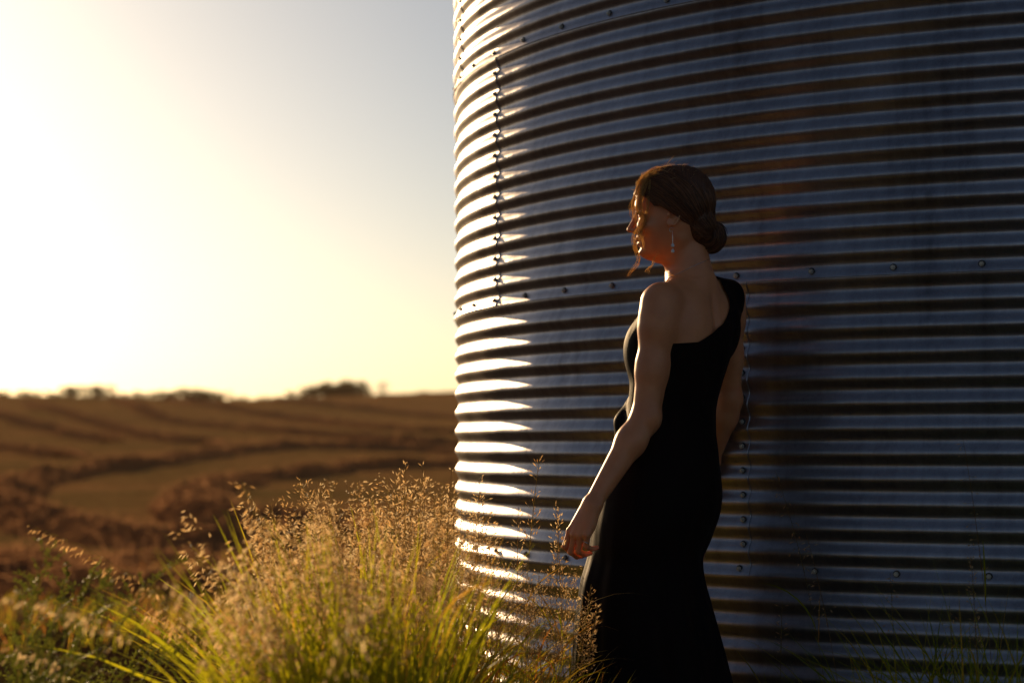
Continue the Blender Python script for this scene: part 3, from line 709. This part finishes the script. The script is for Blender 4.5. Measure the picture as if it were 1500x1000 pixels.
# hips, legs, feet (under the skirt)
zg = 0.0; hipc = ctr(967, 745)
for sgn, fw in ((1, .03), (-1, -.03)):
    hj = hipc+LF*.075*sgn; hj[2] = .86; kj = np.array([hj[0]+F[0]*(.02+fw), hj[1]+F[1]*(.02+fw), .47])-np.array([.0, 0, 0]); aj = np.array([hj[0]+F[0]*fw, hj[1]+F[1]*fw, .125])
    body.cap(hj-[0, 0, .03], kj, .068, .052, .03); body.cap(kj, kj+(aj-kj)*.35, .052, .054, .02); body.cap(kj+(aj-kj)*.3, aj, .054, .034, .02)
    body.cap(aj-[0, 0, .02]-F*.03, aj-[0, 0, .045]+F*.09, .032, .030, .02); body.cap(aj-[0, 0, .05]+F*.08, aj-[0, 0, .065]+F*.15, .030, .018, .02)

# ---- head: local axes f (face), l (her left, nearest the camera), z
HT = rad(4); HF = np.array([-math.cos(HT), math.sin(HT), 0]); HL = np.array([-math.sin(HT)*1.0, -math.cos(HT), 0]); H0 = at(984, 322, 5.235)
def hpt(f, l, z): return H0+HF*f+HL*l+np.array([0, 0, z])
pz = np.array([-.103, -.1005, -.0955, -.090, -.084, -.078, -.071, -.064, -.058, -.050, -.042, -.033, -.02, -.005, .008, .018, .030, .042, .060, .080, .098, .112, .122, .128])
pf = np.array([.030, .052, .069, .0785, .0825, .083, .0825, .0840, .0850, .0865, .0885, .0900, .0895, .0885, .0880, .0885, .0925, .0940, .0930, .0875, .076, .058, .035, .010])
pw = np.array([.022, .030, .037, .042, .046, .050, .0535, .0565, .0585, .0610, .0630, .0650, .0675, .069, .0695, .070, .0705, .071, .0715, .070, .063, .052, .036, .012])
pb = np.array([.0, -.01, -.020, -.028, -.035, -.042, -.050, -.056, -.061, -.066, -.071, -.075, -.080, -.085, -.088, -.090, -.092, -.093, -.092, -.086, -.074, -.058, -.035, -.012])
def head(P, inf=0.):
    q = P-H0; f = q@HF; l = q@HL; z = q[:, 2]
    ff = smooth_interp2(z, pf); w_ = smooth_interp2(z, pw); fb = smooth_interp2(z, pb)
    al = np.abs(l)
    # lips and chin stand forward only near the midline
    ff = ff+.0085*np.exp(-((z+.049)/.0052)**2)*np.exp(-(al/.019)**2)+.0060*np.exp(-((z+.0615)/.0055)**2)*np.exp(-(al/.016)**2)-.0035*np.exp(-((z+.0555)/.0022)**2)*np.exp(-(al/.022)**2)
    ff = ff-.0035*np.exp(-((z+.072)/.005)**2)*np.exp(-(al/.02)**2)+.0035*np.exp(-((z+.086)/.008)**2)*np.exp(-(al/.02)**2)
    ff = ff+.003*np.exp(-((z-.033)/.008)**2)*np.exp(-((al-.02)/.02)**2)
    fc = .2*ff+.35*fb+.004; hf = ff-fc; hb = fc-fb
    g_ = np.where(f > fc, (f-fc)/hf, (fc-f)/hb); e = np.where(f > fc, 2.25, 2.1)
    r = (np.abs(g_)**e+(al/w_)**e)**(1/e)
    d = (r-1)*np.minimum(np.minimum(w_, hf), hb)*.95
    return np.maximum(d, np.maximum(z-.1285, -.104-z))-inf
def smooth_interp2(z, fp):
    return (np.interp(z-.003, pz, fp)+np.interp(z, pz, fp)+np.interp(z+.003, pz, fp))/3
hb0, hb1 = H0-.12, H0+.14
body.add(lambda P: head(P), hb0-[0, 0, 0], hb1, .012)
body.cap(hpt(.0885, 0, .016), hpt(.1050, 0, -.021), .0050, .0078, .008); body.ell(hpt(.1070, 0, -.0245), (.0078, .0085, .0072), [HF, HL, [0, 0, 1]], .004)
for s_ in (1, -1):
    body.ell(hpt(.0935, .0115*s_, -.0275), (.0100, .0068, .0070), [HF, HL, [0, 0, 1]], .005)
    body.ell(hpt(.0900, .033*s_, .012), (.0130, .015, .0105), [HF, HL, [0, 0, 1]], .012, 'cut')
    body.ell(hpt(.0725, .031*s_, .0105), (.0128, .0135, .0125), [HF, HL, [0, 0, 1]], .003)
    body.ell(hpt(.066, .044*s_, -.018), (.02, .016, .016), [HF, HL, [0, 0, 1]], .02)
    # ear
    ef = np.array([math.cos(.2), 0, 0]); E_ = lambda f, dl, z: hpt(f, (.0685+dl)*s_, z)
    tiltu = np.array([0, 0, 1.])*math.cos(.22)-HF*math.sin(.22); tiltf = HF*math.cos(.22)+np.array([0, 0, 1.])*math.sin(.22)
    eo = (HL*s_+HF*-.35); eo /= np.linalg.norm(eo); tf = np.cross(tiltu, eo)
    EC = E_(-.003, .0075, .004); ep = lambda a, ru, rf, o=0.: EC+tiltu*(ru*math.cos(a))+tf*s_*0+(-tfw)*(rf*math.sin(a))+eo*o
    tfw = tf if tf@HF > 0 else -tf
    body.ell(EC-eo*.002, (.0030, .0150, .0270), [eo, tf, tiltu], .004)
    aa_ = np.linspace(-.75, 2.75, 12)
    for k in range(11):
        body.cap(ep(aa_[k], .0275, .0150+.001*math.cos(aa_[k]), .002+.003*math.sin(max(aa_[k], 0))), ep(aa_[k+1], .0275, .0150+.001*math.cos(aa_[k+1]), .002+.003*math.sin(max(aa_[k+1], 0))), .0031, .0031, .002)
    for k in range(5):
        b0, b1 = .1+k*.42, .1+(k+1)*.42
        body.cap(ep(b0, .0165, .0082, .002), ep(b1, .0165, .0082, .002), .0024, .0024, .002)
    body.ell(EC+tfw*.0045-tiltu*.0005, (.0075, .0085, .0095), [eo, tf, tiltu], .003, 'cut')
    body.ell(EC+tfw*.0125-tiltu*.002+eo*.001, (.0045, .0040, .0070), [eo, tf, tiltu], .003)
    body.ell(EC+tfw*.006-tiltu*.0235, (.0040, .0078, .0085), [eo, tf, tiltu], .004)
# underside of the jaw into the neck
body.cap(hpt(.055, 0, -.088), hpt(-.005, 0, -.085), .014, .035, .02)
bV, bQ = body.mesh(); bV = relax(bV, bQ, 1, .35)
fc_ = bV[bQ].mean(1); q_ = fc_-H0; ff_ = q_@HF; fl_ = q_@HL; fz_ = q_[:, 2]
mi = np.zeros(len(bQ), int)
lip = (ff_ > .078) & (np.abs(fl_) < .022) & (np.abs(fz_+.0555) < .0105*np.sqrt(np.clip(1-(fl_/.023)**2, 0, 1)))
mi[lip] = 1
for tp, dr, nr in tipsL:
    m = (np.linalg.norm(fc_-(tp+dr*.002), axis=1) < .0078) & (((fc_-tp)@nr) > .0005)
    mi[m] = 2
person = empty('person', (float(hipc[0]), float(hipc[1]), 0), 'woman in a long black dress standing by the bin, face turned to the light', 'person')
bo = npmesh('body', bV, bQ, mats=[M_skin, M_lip, M_nail], midx=mi, parent=person, smooth=True)
body = None

# ---- dress
DR = Field((.0, 4.80, -.02), (.92, 5.70, 1.50), .004)
INF = .005
DR.add(lambda P: torso(P, INF), tlo, thi, .02)
for bb in (brL, brR): DR.ell(bb, (.055, .051, .067), [LF, F, [0, 0, 1]], .045)
DR.cap(neck0+[0, 0, .015], shR+[0, 0, .006], .037, .040, .035); DR.cap(shR-[0, 0, .008], shR+(elR-shR)*.2, .042, .044, .03)
SK = [(600, 985, 55, .09), (660, 976, 72, .105), (700, 970, 80, .135), (745, 965, 87, .15), (770, 955, 87, .155), (810, 944, 81, .155), (850, 941, 90, .16), (900, 944, 100, .175), (950, 948, 109, .185), (1000, 952, 117, .20), (1100, 961, 135, .225), (1200, 972, 150, .26), (1240, 975, 158, .27)]
kz = np.array([zpix(r[0]) for r in SK])[::-1]; kc = np.array([ctr(r[1], r[0])[:2] for r in SK])[::-1]; kx = np.array([r[2]/FPX*YB for r in SK])[::-1]; ky = np.array([r[3] for r in SK])[::-1]
def skirt(P):
    z = P[:, 2]; cx = smooth_interp(z, kz, kc[:, 0]); cy = smooth_interp(z, kz, kc[:, 1]); a = smooth_interp(z, kz, kx); b_ = smooth_interp(z, kz, ky)
    dx = (P[:, 0]-cx)/a; dy = (P[:, 1]-cy)/b_; r = np.hypot(dx, dy); th = np.arctan2(dy, dx)
    g_ = np.clip((.95-z)/.9, 0, 1)
    fold = g_*(.050*np.cos(7*th+1.1+z*1.2)+.034*np.cos(12*th+2.2-z*2)+.018*np.cos(21*th+z*3))
    d = (r-1-fold+g_*.02)*np.minimum(a, b_)*.9
    return np.maximum(d, np.maximum(z-kz[-1], .055-z))
DR.add(skirt, (.0, 4.85, .0), (.92, 5.65, kz[-1]), .03)
DR.ell(latR, (.058, .052, .082), [LF, F, [0, 0, 1]], .03)
# tie falling in folds at the front of the waist
wf = ctr(980, 600)+F*.088+LF*.05
DR.cap(wf+[.01, 0, .02], wf+[-.018, -.015, -.03], .010, .014, .03); DR.cap(wf+[-.014, -.010, -.03], wf+[-.016, -.005, -.12], .014, .012, .04)
dV, dQ = DR.mesh(); dV = relax(dV, dQ, 2, .4)
S0 = (shL+shR)/2
dl = (dV-S0)@LF; df = (dV-S0)@F; dz = dV[:, 2]
zl = np.array([-.30, -.088, -.082, -.074, -.064, -.050, -.018, .006, .06, .11, .3]); zv = np.array([1.9, 1.60, 1.430, 1.392, 1.362, 1.343, 1.316, 1.299, 1.273, 1.250, 1.235])
zn = np.interp(dl, zl, zv)+np.where(df > .03, .095, 0)*np.clip((df-.03)/.03, 0, 1)
armR = np.maximum(dl*-1-.150, 1.255-dz)       # armhole of the right arm: beyond the strap and above the side seam
s_ = np.maximum(dz-zn, np.where(dz > 1.30, -(dl+.170), -1))
V2, Q2, T2 = clip_mesh(dV, dQ, s_)
dress = npmesh('dress', V2, Q2, T2, mats=[M_dress], parent=person, smooth=True)
dress['label'] = 'long black one shouldered dress'
DR = None

# ---- hair
HR = Field(H0-[.13, .13, .13], H0+[.16, .13, .16], .0025)
AX = [HF, HL, [0, 0, 1]]
HR.ell(hpt(-.005, 0, .043), (.106, .083, .0895), AX, .01); HR.ell(hpt(-.068, 0, -.022), (.044, .056, .055), AX, .03)
HR.ell(hpt(-.03, 0, .065), (.075, .07, .0725), AX, .02)
hV, hQ = HR.mesh()
q_ = hV-H0; hf = q_@HF; hz = q_[:, 2]; hl = q_@HL
zh = np.interp(hf, [-.13, -.080, -.052, -.040, -.034, -.030, -.024, .0, .02, .045, .06, .08, .1], [-.12, -.092, -.074, -.056, -.028, .010, .038, .043, .026, .028, .046, .058, .066])
rr_ = np.random.default_rng(3)
# combed grooves running back to the knot
ang = np.arctan2(hz+.045, hf+.0976); gr = .0004*np.sin(ang*46+hl*60)+.0004*np.sin(ang*83+hl*110+1)
nrm = q_-np.array([0, 0, .03]); nrm /= np.linalg.norm(nrm, axis=1)[:, None]; hV = hV+nrm*gr[:, None]
V3, Q3, T3 = clip_mesh(hV, hQ, zh-hz)
hair = npmesh('hair', V3, Q3, T3, mats=[M_hair], parent=person, smooth=True, attrs={'rnd': np.clip(.3+.2*np.sin(np.arange(len(V3))*.01), 0, 1)})
def hairsurf(P):
    return np.minimum(ellf(P, hpt(-.005, 0, .043), np.array([.106, .083, .0895]), np.array(AX)), ellf(P, hpt(-.068, 0, -.022), np.array([.044, .056, .055]), np.array(AX)))
def project(P, off):
    for _ in range(4):
        d = hairsurf(P)-off; e = 1e-4; g_ = np.stack([hairsurf(P+np.eye(3)[k]*e)-hairsurf(P-np.eye(3)[k]*e) for k in range(3)], -1)/(2*e)
        g_ /= np.linalg.norm(g_, axis=1)[:, None]+1e-9; P = P-g_*d[:, None]
    return P
def tubes(name, P, rad0, mat, parent, rnd, taper=.3):
    """P (n,S,3) -> three sided tapering strands"""
    n, S, _ = P.shape; T = np.gradient(P, axis=1); T /= np.linalg.norm(T, axis=2)[..., None]+1e-9
    ref = np.array([.3, .8, .5]); A_ = np.cross(T, ref); A_ /= np.linalg.norm(A_, axis=2)[..., None]+1e-9; B_ = np.cross(T, A_)
    t = np.linspace(0, 1, S); rr = rad0[:, None]*(np.clip(1-(1-taper)*np.abs(2*t-1)**3, .1, 1))[None]
    V = np.stack([P+(A_*math.cos(a)+B_*math.sin(a))*rr[..., None] for a in (0, 2.094, 4.189)], 2).reshape(-1, 3)
    i = (np.arange(n)[:, None]*S+np.arange(S-1)[None]).ravel()*3; Q = []
    for k in range(3): Q.append(np.stack([i+k, i+(k+1) % 3, i+3+(k+1) % 3, i+3+k], -1))
    return npmesh(name, V, np.vstack(Q), mats=[mat], parent=parent, smooth=True, attrs={'rnd': np.repeat(rnd, S*3)})
def hairsurf_jit(n, S):
    a = rr_.normal(size=(n, 4, 3))*.0014; t = np.linspace(0, 3, S); i = np.clip(t.astype(int), 0, 2); f = (t-i)[None, :, None]; return a[:, i]*(1-f)+a[:, i+1]*f
# strands combed back over the shell to the knot
n = 2600; knot = hpt(-.088, 0, -.04)
u = rr_.uniform(0, 1, n); sl_ = rr_.choice([1, -1], n, p=[.75, .25])
f0 = .098-.165*rr_.uniform(0, 1, n)**1.1
z0 = np.interp(f0, [-.080, -.052, -.040, -.034, -.030, -.024, .0, .02, .045, .06, .08, .1], [-.092, -.074, -.056, -.028, .010, .038, .043, .026, .028, .046, .058, .066])+.005+rr_.uniform(0, 1, n)**1.4*.11
P0 = hpt(0, 0, 0)+HF*f0[:, None]+HL*(sl_*.07)[:, None]+np.array([0, 0, 1.])*z0[:, None]
P0 = project(P0, .0008); S = 20; path = [P0]; p = P0
for k in range(S-1):
    rem = knot+HL*(sl_*.02)[:, None]-p; dist = np.linalg.norm(rem, axis=1)[:, None]
    step = rem/np.maximum(S-k-1, 1); lift = np.array([0, 0, .0028])*(np.clip(1-k/9, 0, 1))
    p = p+step+lift; p = project(p, .0010+.0012*rr_.random()); path.append(p)
P = np.stack(path, 1)+rr_.normal(size=(n, 1, 3))*.0012+hairsurf_jit(n, S)
wave = np.sin(np.linspace(0, 7, S)[None]+rr_.uniform(0, 6, (n, 1)))*.0012; P[..., 2] += wave
tubes('hair_strands', P, rr_.uniform(.0006, .0013, n), M_hair, person, rr_.uniform(0, 1, n))
n = 1300; u = rr_.uniform(0, 1, n); f0 = -.095+.19*u; l0 = np.abs(rr_.normal(size=n))*.028*rr_.choice([1, -1], n, p=[.75, .25])
P0 = hpt(0, 0, 0)+HF*f0[:, None]+HL*l0[:, None]+np.array([0, 0, 1.])*np.interp(f0, [-.1, -.04, .09], [.09, .15, .14])[:, None]; P0 = project(P0, .0008); path = [P0]; p = P0
sg = np.where(l0 > 0, 1, -1)
for k in range(S-1):
    rem = knot+HL*(sg*.015)[:, None]-HF*.01-p; p = p+rem/np.maximum(S-k-1, 1)+(HL*(sg*.0025)[:, None]-HF*.003)*np.clip(1-k/10, 0, 1); p = project(p, .0012+.001*rr_.random()); path.append(p)
P = np.stack(path, 1)+rr_.normal(size=(n, 1, 3))*.0009+hairsurf_jit(n, S)
tubes('crown_strands', P, rr_.uniform(.0006, .0013, n), M_hair, person, rr_.uniform(0, 1, n))
# knot: coiled locks round a core
BN = Field(hpt(-.098, 0, -.045)-.06, hpt(-.098, 0, -.045)+.06, .0025)
BN.ell(hpt(-.098, 0, -.045), (.030, .034, .032), AX, .01); kV, kQ = BN.mesh()
bun = npmesh('hair_bun', kV, kQ, mats=[M_hair], parent=person, smooth=True, attrs={'rnd': np.full(len(kV), .2)})
n = 260; S = 18; c = hpt(-.098, 0, -.045); th = np.linspace(0, 1, S)[None]*rr_.uniform(2.5, 4.5, (n, 1))+rr_.uniform(0, 6.28, (n, 1)); la = rr_.uniform(-1.2, 1.2, (n, 1))+np.linspace(-.25, .25, S)[None]
ax = HF*.25+HL*.9+np.array([0, 0, .2]); ax /= np.linalg.norm(ax); e1 = np.cross(ax, [0, 0, 1]); e1 /= np.linalg.norm(e1); e2 = np.cross(ax, e1)
P = c+(e1*(np.cos(th)*np.cos(la))[..., None]+e2*(np.sin(th)*np.cos(la))[..., None])*(.035*rr_.uniform(.9, 1.12, (n, 1, 1)))+ax*(np.sin(la)*.036)[..., None]+rr_.normal(size=(n, 1, 3))*.0025
o = tubes('bun_strands', P, rr_.uniform(.0008, .002, n), M_hair, person, rr_.uniform(0, 1, n))
# loose locks in front of the face, backlight painted into their pale colour; image points give the lie of each lock on her near temple and cheek
def lock(pts, n, Y0, r, sp=.0022, curl=.0015):
    out = []
    for k in range(n):
        A_ = np.array([at(x, y, Y) for x, y, Y in [(p[0], p[1], (p[2] if len(p) > 2 else Y0)) for p in pts]]); jit = rr_.normal(size=(len(A_), 3))*sp*np.linspace(.6, 1.6, len(A_))[:, None]
        Pc = catmull(A_+jit, 8); tt = np.linspace(0, 1, len(Pc)); ph = rr_.uniform(0, 6.28)
        Pc = Pc+np.stack([np.sin(tt*9+ph), np.cos(tt*8+ph), 0*tt], -1)*curl; s2 = np.linspace(0, len(Pc)-1, 30); Pc = np.stack([np.interp(s2, np.arange(len(Pc)), Pc[:, i]) for i in range(3)], -1); out.append(Pc)
    return np.array(out)
LK = [lock([(952, 251), (940, 262), (932, 282), (929, 305), (930, 322)], 30, 5.20, 0, .0035),
      lock([(948, 256), (942, 272), (938, 292), (937, 310), (942, 318), (938, 332)], 24, 5.18, 0, .003),
      lock([(950, 258), (946, 275), (940, 296), (941, 314), (946, 320), (939, 334), (933, 348), (930, 362), (936, 378), (930, 392), (920, 404)], 14, 5.175, 0, .0022),
      lock([(952, 262), (950, 290), (946, 318), (941, 335), (938, 350), (936, 358)], 14, 5.172, 0, .0028),
      lock([(938, 326), (931, 340), (928, 352), (931, 360)], 10, 5.19, 0, .0028),
      lock([(938, 338), (941, 352), (943, 366)], 6, 5.175, 0, .002),
      lock([(965, 370, 5.19), (959, 378, 5.19), (955, 388, 5.19), (949, 393, 5.19), (948, 400, 5.19)], 6, 5.19, 0, .002, .002),
      lock([(933, 276, 5.22), (937, 266, 5.22), (947, 256, 5.23), (961, 249, 5.24), (981, 246, 5.25), (1004, 248, 5.25)], 40, 5.23, 0, .0025),
      lock([(934, 284, 5.20), (941, 266, 5.195), (953, 257, 5.19), (970, 256, 5.185), (992, 268, 5.18), (1012, 292, 5.175)], 26, 5.19, 0, .0035),
      lock([(975, 395), (982, 402), (990, 405)], 4, 5.165, 0, .002)]
P = np.concatenate(LK); tubes('loose_locks', P, rr_.uniform(.0003, .0006, len(P)), M_hairl, person, rr_.uniform(0, 1, len(P)), .2)
# short flyaways along the top and front of the head
n = 420; f0 = rr_.uniform(-.06, .098, n); l0 = rr_.normal(size=n)*.035
P0 = hpt(0, 0, 0)+HF*f0[:, None]+HL*l0[:, None]+np.array([0, 0, 1.])*rr_.uniform(.07, .14, n)[:, None]; P0 = project(P0, .0)
nr = P0-hpt(-.013, 0, .03); nr /= np.linalg.norm(nr, axis=1)[:, None]; ln = rr_.uniform(.004, .013, n)*np.where(f0 > .0, 1.1, .7)
t = np.linspace(0, 1, 8)[None, :, None]; tg = -HF*.8+rr_.normal(size=(n, 3))*.5
P = P0[:, None]+nr[:, None]*t*ln[:, None, None]+tg[:, None]*(t**2)*ln[:, None, None]*1.2
tubes('flyaway_hair', P, rr_.uniform(.00025, .00045, n), M_hairl, person, rr_.uniform(0, 1, n), .3)
# brow and lashes of the near eye
def short(pts, name):
    tubes(name, np.array(pts), np.full(len(pts), .0004), M_hair, person, np.zeros(len(pts)))
br = []; 
for k in range(60):
    u = rr_.uniform(0, 1); a = hpt(.090-.022*u**2, .018+.026*u, .030+.004*math.sin(u*3)); 
    a = a+HF*.003; br.append([a+(-HF*.4+HL*.6+np.array([0, 0, .25]))*.007*t for t in np.linspace(0, 1, 5)])
short(br, 'eyebrow')
ls = []
for k in range(30):
    u = k/29; a = hpt(.084-.010*(2*u-1)**2, .022+.02*u, .010); ls.append([a+(HF*.8+np.array([0, 0, .1+.6*t])+HL*(u-.4)*.5)*.008*t for t in np.linspace(0, 1, 5)])
short(ls, 'eyelashes')

# ---- jewellery
def poly_tube(name, pts, r, m, parent):
    return tubes(name, np.array([pts]), np.array([r]), m, parent, np.zeros(1), 1.)
ec = hpt(.001, .078, -.028); e0 = empty('earring', ec, None, None); del e0
bpy.data.objects.remove(bpy.data.objects['earring'])
pts = [ec+np.array([0, -.003, 0])+np.array([-.006*math.sin(t*2.6), -.001, .006*math.cos(t*2.6)-.006]) for t in np.linspace(-.3, 1, 10)]
pts += [ec+np.array([.002, -.004, -.008-.034*t]) for t in np.linspace(0, 1, 4)]
er = poly_tube('earring', np.array(pts), .0006, M_silver, person)
for k, dz_ in enumerate((.046, .060)):
    bm = bmesh.new(); bmesh.ops.create_uvsphere(bm, u_segments=16, v_segments=10, radius=.0045, matrix=Matrix.Translation(Vector(ec+np.array([.002, -.004, -dz_]))-Vector(person.location)))
    bmesh.ops.create_cone(bm, cap_ends=True, segments=12, radius1=.0030, radius2=.0022, depth=.002, matrix=Matrix.Translation(Vector(ec+np.array([.002, -.004, -dz_+.0052]))-Vector(person.location)))
    o = bmobj('bead', bm, M_pearl, None, True); o.parent = er; o.matrix_parent_inverse = Matrix.Translation(Vector(person.location)) if False else Matrix.Identity(4)
    o.matrix_parent_inverse = Matrix.Translation(Vector(person.location))
# thin chain lying round the neck
from mathutils.bvhtree import BVHTree
bvh = BVHTree.FromPolygons([Vector(v) for v in bV.tolist()], bQ.tolist())
nc_ = at(1004, 397, 5.24); ch = []
for a in np.linspace(0, 2*math.pi, 60):
    d = np.array([math.cos(a), math.sin(a), 0.]); o0 = nc_+d*.16+np.array([0, 0, .030*d[0]]); h_ = bvh.ray_cast(Vector(o0), Vector(-d), .16)
    if h_[0] is not None: ch.append(np.array(h_[0])+d*.0008)
poly_tube('necklace', np.array(ch), .0006, M_silver, person)
# ring on the little-finger side
p0, d0, n0 = tipsL[3]
rc = wrL+dL/np.linalg.norm(dL)*.092+acL*.0275+np.array([.62, .78, 0])*.004
dn = dL/np.linalg.norm(dL); an = [rc+(acL*math.cos(a)+np.cross(acL, dn)*math.sin(a))*.0088 for a in np.linspace(0, 2*math.pi, 28)]
poly_tube('finger_ring', np.array(an), .0010, M_silver, person)

# ------------------------------------------------------------------ warm evening haze over the field
bm = bmesh.new(); bmesh.ops.create_cube(bm, size=1, matrix=Matrix.Translation((0, 0, -4)) @ Matrix.Diagonal((1300, 1500, 34, 1)))
hz = bpy.data.materials.new('evening_haze'); hz.use_nodes = True; t_ = hz.node_tree; t_.nodes.clear()
ho = t_.nodes.new('ShaderNodeOutputMaterial'); pv = t_.nodes.new('ShaderNodeVolumePrincipled')
pv.inputs['Color'].default_value = (1, .70, .44, 1); pv.inputs['Density'].default_value = .00028; pv.inputs['Anisotropy'].default_value = .1
t_.links.new(pv.outputs[0], ho.inputs['Volume'])
tag(bmobj('haze', bm, hz), kind='stuff')
KP = 1.04            # her true place and height: close to the wall, in heels
person.location = (person.location.x*KP, person.location.y*KP, CAMZ*(1-KP)); person.scale = (KP, KP, KP)
